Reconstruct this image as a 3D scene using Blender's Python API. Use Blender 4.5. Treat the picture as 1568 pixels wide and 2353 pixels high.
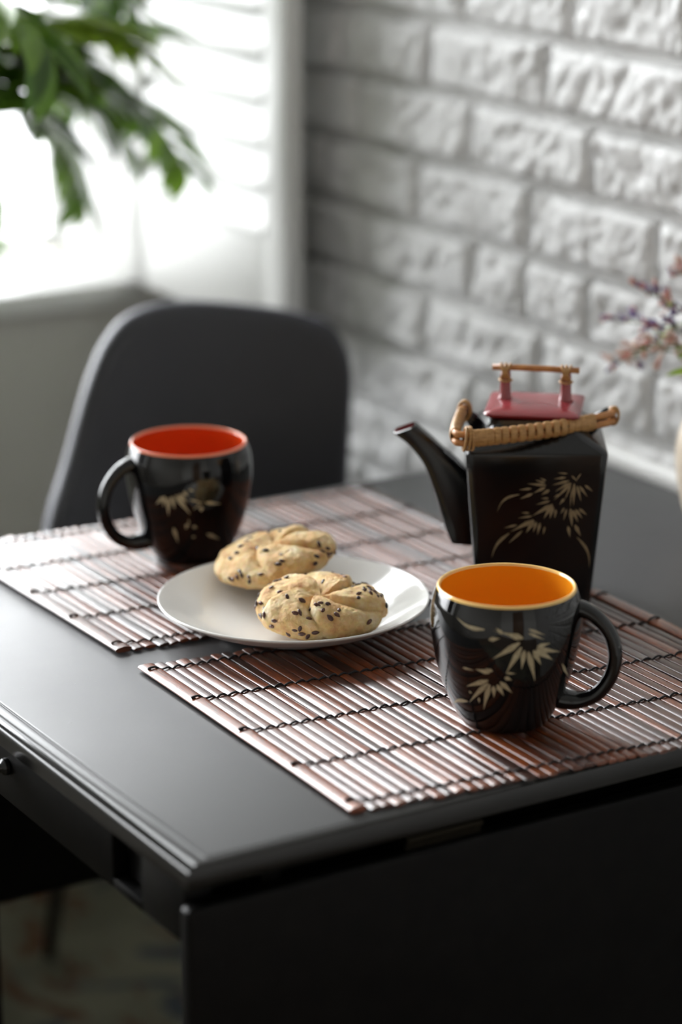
import bpy, bmesh, math, random
from mathutils import Vector, Matrix, noise

# ---------------------------------------------------------------- camera, world, light, exposure
for o in list(bpy.data.objects):
    bpy.data.objects.remove(o, do_unlink=True)
scene = bpy.context.scene
COL = scene.collection
PI = math.pi

CAM_LOC = Vector((-0.6946, -1.3247, 0.6878))       # metres; origin = near corner of the table top
CAM_YAW = math.radians(31.3525)                     # clockwise from +Y (the brick wall runs along Y)
CAM_PITCH = math.radians(17.0185)
cam_d = bpy.data.cameras.new('camera')
cam = bpy.data.objects.new('camera', cam_d)
COL.objects.link(cam)
fwd = Vector((math.sin(CAM_YAW) * math.cos(CAM_PITCH), math.cos(CAM_YAW) * math.cos(CAM_PITCH), -math.sin(CAM_PITCH)))
cam.location = CAM_LOC
cam.rotation_euler = fwd.to_track_quat('-Z', 'Y').to_euler()
cam_d.sensor_fit = 'VERTICAL'
cam_d.sensor_height = 36.0
cam_d.lens = 6000.0 / 2353.0 * 36.0
cam_d.clip_start = 0.02
cam_d.dof.use_dof = True
cam_d.dof.focus_distance = 1.915
cam_d.dof.aperture_fstop = 2.5
cam_d.dof.aperture_blades = 9
scene.camera = cam

ZENITH = 20.0                # overcast sky: zenith three times as bright as the horizon, pale ground below
world = bpy.data.worlds.new('overcast_sky')
scene.world = world
world.use_nodes = True
wt = world.node_tree
bg = wt.nodes['Background']
geo = wt.nodes.new('ShaderNodeTexCoord')
sep = wt.nodes.new('ShaderNodeSeparateXYZ')
wt.links.new(geo.outputs['Generated'], sep.inputs[0])
up_ = wt.nodes.new('ShaderNodeMath'); up_.operation = 'MAXIMUM'; up_.inputs[1].default_value = 0.0
wt.links.new(sep.outputs['Z'], up_.inputs[0])
grad = wt.nodes.new('ShaderNodeMath'); grad.operation = 'MULTIPLY_ADD'
grad.inputs[1].default_value = ZENITH * 2 / 3; grad.inputs[2].default_value = ZENITH / 3
wt.links.new(up_.outputs[0], grad.inputs[0])
step = wt.nodes.new('ShaderNodeMapRange'); step.interpolation_type = 'SMOOTHSTEP'
step.inputs['From Min'].default_value = -0.12; step.inputs['From Max'].default_value = 0.02
wt.links.new(sep.outputs['Z'], step.inputs['Value'])
lvl = wt.nodes.new('ShaderNodeMix'); lvl.data_type = 'FLOAT'
wt.links.new(step.outputs[0], lvl.inputs[0]); lvl.inputs[2].default_value = 2.5
wt.links.new(grad.outputs[0], lvl.inputs[3])
bg.inputs[0].default_value = (0.95, 0.975, 1.0, 1)
wt.links.new(lvl.outputs[0], bg.inputs[1])

scene.view_settings.view_transform = 'Standard'
scene.view_settings.look = 'None'
scene.view_settings.gamma = 1.0
scene.view_settings.use_curve_mapping = False
scene.view_settings.exposure = 0.85

def portal(name, loc, rot, sx, sy):
    """sampling portal lying in a window opening: gives no light of its own"""
    l = bpy.data.lights.new(name, 'AREA')
    l.shape = 'RECTANGLE'; l.size = sx; l.size_y = sy
    l.cycles.is_portal = True
    o = bpy.data.objects.new(name, l)
    o.location = loc; o.rotation_euler = rot
    COL.objects.link(o)

# room dimensions
WX = 0.7935           # brick wall plane
BY = 1.52             # back wall, room face
LX = -2.3             # left wall
FY = -2.7             # wall behind the camera
ZF = -0.75            # floor
ZC = 1.75             # ceiling
OP = (-2.05, 0.735, 0.022, 1.60)    # back window opening x0,x1,z0,z1
portal('window_back_offscreen', ((OP[0] + OP[1]) / 2, BY + 0.27, (OP[2] + OP[3]) / 2), (-PI / 2, 0, 0), OP[1] - OP[0], OP[3] - OP[2])

# ---------------------------------------------------------------- helpers
def rnd(seed):
    return random.Random(seed)

def link(name, me, mat=None, parent=None, smooth=False):
    o = bpy.data.objects.new(name, me)
    COL.objects.link(o)
    if mat is not None and len(me.materials) == 0:
        me.materials.append(mat)
    if smooth:
        for p in me.polygons:
            p.use_smooth = True
    if parent is not None:
        o.parent = parent
    return o

def pydata(name, v, f):
    me = bpy.data.meshes.new(name)
    me.from_pydata([tuple(a) for a in v], [], f)
    me.update()
    return me

def empty(name, loc=(0, 0, 0), rz=0.0, parent=None):
    o = bpy.data.objects.new(name, None)
    COL.objects.link(o)
    o.empty_display_size = 0.02
    o.location = loc
    o.rotation_euler = (0, 0, rz)
    if parent is not None:
        o.parent = parent
    return o

def tag(o, label=None, cat=None, group=None, kind=None):
    if label: o['label'] = label
    if cat: o['category'] = cat
    if group: o['group'] = group
    if kind: o['kind'] = kind
    return o

def box_data(x0, x1, y0, y1, z0, z1):
    v = [(x, y, z) for z in (z0, z1) for y in (y0, y1) for x in (x0, x1)]
    f = [(0, 2, 3, 1), (4, 5, 7, 6), (0, 1, 5, 4), (2, 6, 7, 3), (0, 4, 6, 2), (1, 3, 7, 5)]
    return v, f

class MB:
    def __init__(self): self.v = []; self.f = []
    def add(self, v, f):
        n = len(self.v)
        self.v += [tuple(a) for a in v]
        self.f += [tuple(i + n for i in q) for q in f]
        return self
    def box(self, *a): return self.add(*box_data(*a))
    def tube(self, pts, rad, n=10, caps=True): return self.add(*tube_data(pts, rad, n, caps))
    def build(self, name, mat, parent=None, smooth=False, bevel=0.0, seg=2):
        me = pydata(name, self.v, self.f)
        o = link(name, me, mat, parent, smooth)
        if bevel:
            bm = bmesh.new(); bm.from_mesh(me)
            es = [e for e in bm.edges if len(e.link_faces) == 2 and e.calc_face_angle(0) > 0.6]
            bmesh.ops.bevel(bm, geom=es, offset=bevel, segments=seg, profile=0.5, affect='EDGES', clamp_overlap=True)
            bm.to_mesh(me); bm.free()
            auto_smooth(me)
        return o

def auto_smooth(me, ang=0.7):
    for p in me.polygons: p.use_smooth = True
    bm = bmesh.new(); bm.from_mesh(me)
    for e in bm.edges:
        e.smooth = not (len(e.link_faces) == 2 and e.calc_face_angle(0) > ang)
    bm.to_mesh(me); bm.free()

def tube_data(pts, rad, n=10, caps=True, closed=False, squash=None):
    """sweep a circle (or ellipse) along points with parallel transport frames"""
    pts = [Vector(p) for p in pts]
    m = len(pts)
    if not isinstance(rad, (list, tuple)): rad = [rad] * m
    tang = []
    for i in range(m):
        if closed: t = pts[(i + 1) % m] - pts[i - 1]
        else: t = pts[min(i + 1, m - 1)] - pts[max(i - 1, 0)]
        tang.append(t.normalized() if t.length > 1e-12 else Vector((0, 0, 1)))
    up = Vector((0, 0, 1))
    if abs(tang[0].dot(up)) > 0.9: up = Vector((0, 1, 0))
    nrm = (up - tang[0] * up.dot(tang[0])).normalized()
    v = []; f = []
    for i in range(m):
        if i:
            nrm = nrm - tang[i] * nrm.dot(tang[i])
            nrm.normalize()
        b = tang[i].cross(nrm)
        for k in range(n):
            a = 2 * PI * k / n
            ca, sa = math.cos(a), math.sin(a)
            if squash: ca *= squash[0]; sa *= squash[1]
            v.append(pts[i] + (nrm * ca + b * sa) * rad[i])
    rings = m if closed else m - 1
    for i in range(rings):
        j = (i + 1) % m
        for k in range(n):
            k2 = (k + 1) % n
            f.append((i * n + k, i * n + k2, j * n + k2, j * n + k))
    if caps and not closed:
        f.append(tuple(range(n - 1, -1, -1)))
        f.append(tuple((m - 1) * n + k for k in range(n)))
    return v, f

def lathe_data(prof, n=64):
    """prof: list of (r, z); r==0 ends become poles"""
    v = []; f = []; idx = []
    for r, z in prof:
        if r < 1e-9:
            idx.append([len(v)]); v.append((0, 0, z))
        else:
            idx.append(list(range(len(v), len(v) + n)))
            v += [(r * math.cos(2 * PI * k / n), r * math.sin(2 * PI * k / n), z) for k in range(n)]
    for a, b in zip(idx[:-1], idx[1:]):
        for k in range(n):
            k2 = (k + 1) % n
            if len(a) == 1 and len(b) == 1: continue
            if len(a) == 1: f.append((a[0], b[k2], b[k]))
            elif len(b) == 1: f.append((a[k], a[k2], b[0]))
            else: f.append((a[k], a[k2], b[k2], b[k]))
    return v, f

def spline(pts, per=6, closed=False):
    """Catmull-Rom through points of any dimension"""
    P = [tuple(p) for p in pts]; m = len(P); out = []
    rng = range(m) if closed else range(m - 1)
    for i in rng:
        if closed: q = [P[(i - 1) % m], P[i], P[(i + 1) % m], P[(i + 2) % m]]
        else: q = [P[max(i - 1, 0)], P[i], P[i + 1], P[min(i + 2, m - 1)]]
        for s in range(per):
            t = s / per
            out.append(tuple(0.5 * (2 * b + (-a + c) * t + (2 * a - 5 * b + 4 * c - d) * t * t + (-a + 3 * b - 3 * c + d) * t ** 3)
                             for a, b, c, d in zip(*q)))
    if not closed: out.append(P[-1])
    return out

def rsquare(hx, hy, r, per=5):
    """rounded rectangle outline, counter clockwise"""
    r = min(r, hx * .98, hy * .98)
    out = []
    for cx, cy, a0 in ((hx - r, hy - r, 0), (-hx + r, hy - r, PI / 2), (-hx + r, -hy + r, PI), (hx - r, -hy + r, 1.5 * PI)):
        for k in range(per + 1):
            a = a0 + PI / 2 * k / per
            out.append((cx + r * math.cos(a), cy + r * math.sin(a)))
    return out

def loft(loops, cap0=True, cap1=True):
    n = len(loops[0]); v = [p for l in loops for p in l]; f = []
    for i in range(len(loops) - 1):
        for k in range(n):
            k2 = (k + 1) % n
            f.append((i * n + k, i * n + k2, (i + 1) * n + k2, (i + 1) * n + k))
    if cap0: f.append(tuple(range(n - 1, -1, -1)))
    if cap1: f.append(tuple((len(loops) - 1) * n + k for k in range(n)))
    return v, f

# ---------------------------------------------------------------- materials
def mat(name, col=(0.5, 0.5, 0.5), rough=0.5, **kw):
    m = bpy.data.materials.new(name)
    m.use_nodes = True
    b = m.node_tree.nodes['Principled BSDF']
    b.inputs['Base Color'].default_value = (*col, 1)
    b.inputs['Roughness'].default_value = rough
    for k, v in kw.items():
        b.inputs[k].default_value = v
    return m

def N(m, t): return m.node_tree.nodes.new(t)
def L(m, a, b): m.node_tree.links.new(a, b)
def bsdf(m): return m.node_tree.nodes['Principled BSDF']

def noise_node(m, scale, detail=3.0, rough=0.5, vec=None, mapscale=None, coord='Object', offset_random=False):
    tc = N(m, 'ShaderNodeTexCoord'); nz = N(m, 'ShaderNodeTexNoise')
    nz.inputs['Scale'].default_value = scale
    nz.inputs['Detail'].default_value = detail
    nz.inputs['Roughness'].default_value = rough
    src = tc.outputs[coord]
    if mapscale or offset_random:
        mp = N(m, 'ShaderNodeMapping')
        if mapscale: mp.inputs['Scale'].default_value = mapscale
        L(m, src, mp.inputs['Vector'])
        if offset_random:
            oi = N(m, 'ShaderNodeObjectInfo'); ml = N(m, 'ShaderNodeMath'); ml.operation = 'MULTIPLY'
            ml.inputs[1].default_value = 37.0
            L(m, oi.outputs['Random'], ml.inputs[0])
            cb = N(m, 'ShaderNodeCombineXYZ')
            for i in range(3): L(m, ml.outputs[0], cb.inputs[i])
            L(m, cb.outputs[0], mp.inputs['Location'])
        src = mp.outputs[0]
    L(m, src, nz.inputs['Vector'])
    return nz

def ramp(m, fac, stops):
    r = N(m, 'ShaderNodeValToRGB')
    while len(r.color_ramp.elements) < len(stops): r.color_ramp.elements.new(0.5)
    for e, (p, c) in zip(r.color_ramp.elements, stops):
        e.position = p; e.color = (*c, 1)
    L(m, fac, r.inputs['Fac'])
    return r

def bump(m, h, strength=0.3, dist=0.001):
    b = N(m, 'ShaderNodeBump')
    b.inputs['Strength'].default_value = strength
    b.inputs['Distance'].default_value = dist
    L(m, h, b.inputs['Height'])
    L(m, b.outputs[0], bsdf(m).inputs['Normal'])
    return b

M = {}
def build_materials():
    # painted surfaces
    m = M['brick'] = mat('white_painted_brick', (0.80, 0.80, 0.79), 0.62)
    nz = noise_node(m, 60, 5, 0.6); r = ramp(m, nz.outputs[0], [(0.3, (0.65, 0.65, 0.64)), (0.7, (0.77, 0.77, 0.765))])
    L(m, r.outputs[0], bsdf(m).inputs['Base Color'])
    bump(m, nz.outputs[0], 0.5, 0.0015)
    M['joint'] = mat('white_painted_joint', (0.72, 0.72, 0.71), 0.8)
    m = M['wall'] = mat('pale_plaster', (0.72, 0.705, 0.66), 0.85)
    nz = noise_node(m, 90, 4); bump(m, nz.outputs[0], 0.15, 0.001)
    m = M['ceiling'] = mat('ceiling_paint', (0.80, 0.80, 0.78), 0.9)
    nz = noise_node(m, 60, 3); bump(m, nz.outputs[0], 0.1, 0.001)
    m = M['white_wood'] = mat('white_lacquered_wood', (0.70, 0.70, 0.675), 0.38)
    nz = noise_node(m, 30, 3, mapscale=(1, 1, 6)); bump(m, nz.outputs[0], 0.08, 0.001)
    m = M['window_paint'] = mat('bright_white_window_paint', (0.86, 0.86, 0.84), 0.4)
    nz = noise_node(m, 30, 3); bump(m, nz.outputs[0], 0.05, 0.001)
    m = M['door'] = mat('brown_door_wood', (0.23, 0.13, 0.07), 0.5)
    nz = noise_node(m, 4, 5, mapscale=(6, 6, .6)); r = ramp(m, nz.outputs[0], [(0.3, (0.16, 0.085, 0.045)), (0.7, (0.30, 0.18, 0.10))])
    L(m, r.outputs[0], bsdf(m).inputs['Base Color'])
    m = M['floor'] = mat('brown_floor_boards', (0.16, 0.10, 0.06), 0.5)
    nz = noise_node(m, 3, 5, mapscale=(8, .7, 1)); r = ramp(m, nz.outputs[0], [(0.3, (0.11, 0.07, 0.045)), (0.7, (0.20, 0.13, 0.085))])
    L(m, r.outputs[0], bsdf(m).inputs['Base Color'])
    # rug: pale green-beige with slate blue and rust patches
    m = M['rug'] = mat('faded_patterned_rug', (0.3, 0.28, 0.2), 0.95)
    a = noise_node(m, 3.2, 3, 0.55); ra = ramp(m, a.outputs[0], [(0.35, (0.115, 0.10, 0.066)), (0.5, (0.16, 0.155, 0.108)), (0.62, (0.22, 0.21, 0.15))])
    b = noise_node(m, 4.2, 2, 0.4, mapscale=(1.0, 1.8, 1)); b.inputs['Distortion'].default_value = 1.3
    rb = ramp(m, b.outputs[0], [(0.55, (0, 0, 0)), (0.60, (1, 1, 1))])
    c = noise_node(m, 7.0, 2, 0.5, mapscale=(2.2, 0.7, 1)); c.inputs['Distortion'].default_value = 2.0
    rc = ramp(m, c.outputs[0], [(0.57, (0, 0, 0)), (0.64, (1, 1, 1))])
    m1 = N(m, 'ShaderNodeMixRGB'); L(m, rb.outputs[0], m1.inputs[0]); L(m, ra.outputs[0], m1.inputs[1]); m1.inputs[2].default_value = (0.055, 0.065, 0.078, 1)
    m2 = N(m, 'ShaderNodeMixRGB'); L(m, rc.outputs[0], m2.inputs[0]); L(m, m1.outputs[0], m2.inputs[1]); m2.inputs[2].default_value = (0.12, 0.052, 0.02, 1)
    L(m, m2.outputs[0], bsdf(m).inputs['Base Color'])
    pl = noise_node(m, 400, 2); bump(m, pl.outputs[0], 0.6, 0.003)
    # table
    m = M['table'] = mat('black_brown_table_lacquer', (0.012, 0.012, 0.0125), 0.30, IOR=1.9)
    nz = noise_node(m, 7, 6, 0.6); r = ramp(m, nz.outputs[0], [(0.3, (0.46,) * 3), (0.75, (0.52,) * 3)])
    L(m, r.outputs[0], bsdf(m).inputs['Roughness'])
    sc = noise_node(m, 160, 2, 0.5); sr = ramp(m, sc.outputs[0], [(0.70, (0, 0, 0)), (0.80, (1, 1, 1))]); bump(m, sr.outputs[0], 0.25, 0.0006)
    m = M['table_side'] = mat('black_brown_table_frame', (0.003, 0.0028, 0.0025), 0.38)
    bsdf(m).inputs['Specular IOR Level'].default_value = 0.12
    nz = noise_node(m, 60, 4, 0.6); r = ramp(m, nz.outputs[0], [(0.35, (0.001, 0.0009, 0.0008)), (0.80, (0.0035, 0.0032, 0.0028))])
    L(m, r.outputs[0], bsdf(m).inputs['Base Color'])
    m = M['table_edge'] = mat('black_lacquered_edging', (0.0025, 0.0024, 0.0024), 0.20, IOR=1.6)
    nz = noise_node(m, 25, 4); bump(m, nz.outputs[0], 0.05, 0.0005)
    M['hinge'] = mat('dark_bronze_hinge', (0.02, 0.017, 0.012), 0.45, Metallic=1.0)
    m = M['knob'] = mat('blackened_metal_knob', (0.03, 0.03, 0.03), 0.25, Metallic=0.8)
    # bamboo slats: dark brown lacquer with burnt orange streaks running along each slat
    m = M['slat'] = mat('stained_bamboo', (0.08, 0.03, 0.02), 0.35)
    s1 = noise_node(m, 1.0, 4, 0.6, mapscale=(130, 7, 130), offset_random=True)
    r1 = ramp(m, s1.outputs[0], [(0.38, (0.009, 0.0045, 0.004)), (0.48, (0.060, 0.015, 0.007)), (0.56, (0.36, 0.075, 0.012)), (0.68, (0.72, 0.20, 0.022))])
    oi = N(m, 'ShaderNodeObjectInfo')
    dk = ramp(m, oi.outputs['Random'], [(0.0, (0.14, 0.13, 0.14)), (0.40, (0.45, 0.40, 0.40)), (0.75, (1.0, 1.0, 1.0)), (1.0, (1.0, 0.9, 0.75))])
    mx = N(m, 'ShaderNodeMixRGB'); mx.blend_type = 'MULTIPLY'; mx.inputs[0].default_value = 1.0
    L(m, r1.outputs[0], mx.inputs[1]); L(m, dk.outputs[0], mx.inputs[2])
    L(m, mx.outputs[0], bsdf(m).inputs['Base Color'])
    s2 = noise_node(m, 1.0, 3, 0.6, mapscale=(900, 18, 900), offset_random=True); bump(m, s2.outputs[0], 0.25, 0.0005)
    bsdf(m).inputs['Coat Weight'].default_value = 1.0
    bsdf(m).inputs['Coat IOR'].default_value = 1.5
    bsdf(m).inputs['Coat Roughness'].default_value = 0.27
    M['thread'] = mat('black_cotton_thread', (0.010, 0.008, 0.010), 0.7)
    M['thread_brown'] = mat('dark_brown_cotton_thread', (0.035, 0.014, 0.008), 0.7)
    # ceramics
    M['black_glaze'] = mat('glossy_black_glaze', (0.003, 0.003, 0.0033), 0.06)
    M['pot_glaze'] = mat('satin_black_glaze', (0.003, 0.003, 0.0033), 0.20)
    m = M['yellow_glaze'] = mat('amber_yellow_glaze', (0.80, 0.31, 0.015), 0.12)
    m = M['orange_glaze'] = mat('orange_red_glaze', (0.72, 0.075, 0.012), 0.12)
    M['yellow_lip'] = mat('pale_amber_lip_glaze', (0.80, 0.52, 0.18), 0.1)
    M['orange_lip'] = mat('pale_orange_lip_glaze', (0.78, 0.22, 0.11), 0.1)
    m = M['red_glaze'] = mat('brick_red_glaze', (0.24, 0.028, 0.034), 0.24, IOR=1.7)
    M['spout_red'] = mat('dark_red_inner_glaze', (0.16, 0.012, 0.014), 0.3)
    m = M['motif'] = mat('cream_painted_leaf', (0.52, 0.44, 0.27), 0.45)
    nz = noise_node(m, 500, 3); r = ramp(m, nz.outputs[0], [(0.3, (0.32, 0.26, 0.15)), (0.7, (0.48, 0.41, 0.27))]); L(m, r.outputs[0], bsdf(m).inputs['Base Color'])
    m = M['motif_pot'] = mat('tan_painted_leaf', (0.42, 0.31, 0.17), 0.5)
    nz = noise_node(m, 500, 3); r = ramp(m, nz.outputs[0], [(0.3, (0.20, 0.14, 0.07)), (0.7, (0.29, 0.22, 0.125))]); L(m, r.outputs[0], bsdf(m).inputs['Base Color'])
    M['plate'] = mat('white_porcelain', (0.76, 0.75, 0.72), 0.10)
    m = M['cane'] = mat('golden_rattan_cane', (0.50, 0.23, 0.07), 0.35)
    nz = noise_node(m, 1, 4, 0.6, mapscale=(120, 120, 120)); r = ramp(m, nz.outputs[0], [(0.3, (0.33, 0.12, 0.030)), (0.7, (0.52, 0.23, 0.065))]); L(m, r.outputs[0], bsdf(m).inputs['Base Color'])
    m = M['wrap'] = mat('split_rattan_binding', (0.52, 0.30, 0.12), 0.42)
    nz = noise_node(m, 1, 4, 0.6, mapscale=(200, 200, 900)); r = ramp(m, nz.outputs[0], [(0.3, (0.30, 0.145, 0.040)), (0.7, (0.50, 0.28, 0.10))]); L(m, r.outputs[0], bsdf(m).inputs['Base Color'])
    # bread
    m = M['bread'] = mat('golden_bread_crust', (0.7, 0.45, 0.2), 0.62)
    a = noise_node(m, 55, 6, 0.62); ra = ramp(m, a.outputs[0], [(0.30, (0.52, 0.22, 0.045)), (0.44, (0.72, 0.42, 0.13)), (0.58, (0.80, 0.57, 0.25)), (0.72, (0.86, 0.72, 0.44))])
    b = noise_node(m, 210, 4, 0.6); mxb = N(m, 'ShaderNodeMixRGB'); mxb.blend_type = 'OVERLAY'; mxb.inputs[0].default_value = 0.3
    L(m, ra.outputs[0], mxb.inputs[1]); L(m, b.outputs[1], mxb.inputs[2])
    hsv = N(m, 'ShaderNodeHueSaturation'); hsv.inputs['Saturation'].default_value = 0.92
    L(m, mxb.outputs[0], hsv.inputs['Color']); L(m, hsv.outputs[0], bsdf(m).inputs['Base Color'])
    c = noise_node(m, 330, 6, 0.7); bump(m, c.outputs[0], 0.9, 0.0018)
    bsdf(m).inputs['Subsurface Weight'].default_value = 0.12
    bsdf(m).inputs['Subsurface Radius'].default_value = (0.006, 0.003, 0.0015)
    bsdf(m).inputs['Subsurface Scale'].default_value = 0.6
    m = M['seed'] = mat('dark_flax_seed', (0.05, 0.016, 0.011), 0.22)
    oi = N(m, 'ShaderNodeObjectInfo'); r = ramp(m, oi.outputs['Random'], [(0.0, (0.025, 0.010, 0.009)), (1.0, (0.095, 0.030, 0.016))]); L(m, r.outputs[0], bsdf(m).inputs['Base Color'])
    # chair
    m = M['chair'] = mat('charcoal_chair_upholstery', (0.016, 0.0155, 0.018), 0.45)
    nz = noise_node(m, 500, 3); bump(m, nz.outputs[0], 0.2, 0.0005)
    bsdf(m).inputs['Sheen Weight'].default_value = 0.35
    bsdf(m).inputs['Sheen Tint'].default_value = (0.8, 0.8, 1.0, 1)
    M['chair_leg'] = mat('black_metal_chair_leg', (0.01, 0.01, 0.01), 0.4)
    # plant
    def leafmat(key, c1, c2, tr):
        m = M[key] = bpy.data.materials.new(key + '_leaf'); m.use_nodes = True
        b = bsdf(m); b.inputs['Roughness'].default_value = 0.35
        oi = N(m, 'ShaderNodeObjectInfo'); r = ramp(m, oi.outputs['Random'], [(0.0, c1), (1.0, c2)])
        nz = noise_node(m, 30, 3); mx = N(m, 'ShaderNodeMixRGB'); mx.blend_type = 'MULTIPLY'; mx.inputs[0].default_value = 0.4
        L(m, r.outputs[0], mx.inputs[1]); L(m, nz.outputs[0], mx.inputs[2]); L(m, mx.outputs[0], b.inputs['Base Color'])
        t = N(m, 'ShaderNodeBsdfTranslucent'); L(m, mx.outputs[0], t.inputs[0])
        ms = N(m, 'ShaderNodeMixShader'); ms.inputs[0].default_value = tr
        out = m.node_tree.nodes['Material Output']
        L(m, b.outputs[0], ms.inputs[1]); L(m, t.outputs[0], ms.inputs[2]); L(m, ms.outputs[0], out.inputs[0])
    leafmat('palm', (0.035, 0.10, 0.012), (0.20, 0.36, 0.035), 0.35)
    leafmat('bright', (0.22, 0.36, 0.03), (0.34, 0.48, 0.05), 0.4)
    M['stem'] = mat('green_brown_stem', (0.09, 0.12, 0.03), 0.5)
    m = M['pot'] = mat('pale_stone_planter', (0.5, 0.47, 0.4), 0.6)
    nz = noise_node(m, 40, 4); bump(m, nz.outputs[0], 0.2, 0.002)
    M['soil'] = mat('dark_potting_soil', (0.03, 0.02, 0.013), 0.95)
    m = M['vase'] = mat('cream_stoneware', (0.62, 0.52, 0.40), 0.4)
    nz = noise_node(m, 70, 4); bump(m, nz.outputs[0], 0.1, 0.001)
    M['purple'] = mat('violet_floret', (0.12, 0.07, 0.20), 0.6)
    M['pink'] = mat('dusty_pink_floret', (0.52, 0.22, 0.17), 0.6)
    M['blush'] = mat('pale_blush_floret', (0.66, 0.48, 0.40), 0.6)
    # window glass: thin pane, mostly clear with a weak reflection
    m = M['glass'] = bpy.data.materials.new('clear_window_glass'); m.use_nodes = True
    nt = m.node_tree; nt.nodes.remove(bsdf(m))
    t = N(m, 'ShaderNodeBsdfTransparent'); g = N(m, 'ShaderNodeBsdfGlossy'); g.inputs['Roughness'].default_value = 0.02
    fr = N(m, 'ShaderNodeFresnel'); fr.inputs['IOR'].default_value = 1.45
    ms = N(m, 'ShaderNodeMixShader'); L(m, fr.outputs[0], ms.inputs[0]); L(m, t.outputs[0], ms.inputs[1]); L(m, g.outputs[0], ms.inputs[2])
    L(m, ms.outputs[0], nt.nodes['Material Output'].inputs[0])
build_materials()

# ---------------------------------------------------------------- room shell
def st(o):
    o['kind'] = 'structure'
    return o
T = 0.26
st(MB().box(LX - T, WX + T, FY - T, BY + T, ZF - 0.1, ZF).build('floor', M['floor']))
st(MB().box(LX - T, WX + T, FY - T, BY + T, ZC, ZC + 0.1).build('ceiling', M['ceiling']))
# back wall with window opening
b = MB()
b.box(LX - T, OP[0], BY, BY + T, ZF, ZC); b.box(OP[1], WX + T, BY, BY + T, ZF, ZC)
b.box(OP[0], OP[1], BY, BY + T, ZF, OP[2] - 0.03); b.box(OP[0], OP[1], BY, BY + T, OP[3], ZC)
st(b.build('wall_back', M['wall']))
st(MB().box(LX - T, LX, FY - T, BY, ZF, ZC).build('wall_left', M['wall']))
st(MB().box(LX, WX + T, FY - T, FY, ZF, ZC).build('wall_front', M['wall']))
d = st(empty('door_1', (-0.55, FY, ZF)))
MB().box(-.43, .43, 0.001, .035, 0, 2.03).build('door_leaf', M['door'], d, bevel=.003)
b = MB(); b.box(-.50, -.43, 0.001, .05, 0, 2.10); b.box(.43, .50, 0.001, .05, 0, 2.10); b.box(-.43, .43, 0.001, .05, 2.03, 2.10)
b.build('door_frame', M['white_wood'], d, bevel=.003)
MB().tube([(.36, .03, 1.0), (.36, .07, 1.0), (.26, .075, 1.0)], .009, 10).build('door_handle', M['hinge'], d, smooth=True)

# brick wall: backing with recessed joints, every brick its own piece
wall = st(MB().box(WX + 0.004, WX + T, FY, BY, ZF, ZC).build('wall_right', M['joint']))
ROW = 0.0712
ZJ = 0.2447                      # a joint height seen beside the teapot
known = {1: [0.9328, 0.7302, 0.50], 0: [0.8553, 0.6529, 0.46], -1: [0.951, 0.7502, 0.5494, 0.36], -2: [0.8477, 0.7551, 0.650, 0.47], -3: [0.9359, 0.7299, 0.545]}
def brick_mesh(w, h, seed):
    nx = max(10, int(w / 0.0042)); nz = 16
    v = []; f = []
    R = rnd(seed); ox, oy, oz = R.uniform(0, 50), R.uniform(0, 50), R.uniform(0, 50)
    tilt = R.uniform(-.16, .16)
    for j in range(nz + 1):
        for i in range(nx + 1):
            u = i / nx; t = j / nz
            y = (u - .5) * w; z = (t - .5) * h
            ey = min(u, 1 - u) * w; ez = min(t, 1 - t) * h
            e = min(1, ey / .006) ** .6 * min(1, ez / .006) ** .6
            p = Vector((y * 20 + ox, z * 26 + oy, oz))
            n1 = noise.noise(p)
            q = Vector(((y + z * .55) * 62 + ox, (z - y * .2) * 34 + oy, oz + 7))
            n2 = noise.noise(q); n2 = -abs(n2) * 1.5 + .35
            n3 = noise.noise(Vector((y * 170 + ox, z * 130 + oy, oz)))
            d = .0105 * e + e * (.0046 * n1 + .0058 * n2 + .0017 * n3 + tilt * z * .5)
            jit = .0018 * noise.noise(Vector((y * 40 + ox, z * 40, oz + 3)))
            v.append((-max(d, 0.0), y + jit * (1 if 0 < j < nz else 1), z + jit))
    for j in range(nz):
        for i in range(nx):
            a = j * (nx + 1) + i
            f.append((a, a + nx + 1, a + nx + 2, a + 1))
    # rim going back into the joint
    rim = [i for i in range(nx + 1)] + [j * (nx + 1) + nx for j in range(1, nz + 1)] + [nz * (nx + 1) + i for i in range(nx - 1, -1, -1)] + [j * (nx + 1) for j in range(nz - 1, 0, -1)]
    n0 = len(v)
    for r in rim: v.append((0.006, v[r][1], v[r][2]))
    m = len(rim)
    for k in range(m):
        k2 = (k + 1) % m
        f.append((rim[k], rim[k2], n0 + k2, n0 + k))
    return pydata('brick', v, f)
JW = 0.0085
row_lo = int(math.floor((ZF - ZJ) / ROW)) + 1
pool = []
R = rnd(4)
for k in range(row_lo, 10):
    z0 = ZJ + k * ROW; zc = z0 + ROW / 2
    # joints along Y
    ys = list(known.get(k, []))
    top = max(ys) if ys else 0.86 + (k % 2) * 0.10 + R.uniform(-.02, .02)
    y = top; up = [y] if not ys else []
    while y < BY - .06:
        y += R.uniform(.17, .215); up.append(min(y, BY - .002))
    y = min(ys) if ys else top; dn = []
    while y > -0.72:
        y -= R.uniform(.165, .215); dn.append(y)
    js = sorted(set(ys + up + dn))
    near = -4 <= k <= 3
    for y0, y1 in zip(js[:-1], js[1:]):
        w = y1 - y0 - JW
        if w < .02: continue
        if near or len(pool) < 14:
            me = brick_mesh(w, ROW - JW, R.randint(0, 99999))
            for p in me.polygons: p.use_smooth = True
            if not near: pool.append((w, me))
            sx = 1
        else:
            w0, me = R.choice(pool); sx = w / w0
        o = link('brick', me, M['brick'], wall)
        o.location = (WX, (y0 + y1) / 2, zc)
        o.scale = (1, sx, 1)
TY_END = .672
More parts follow.
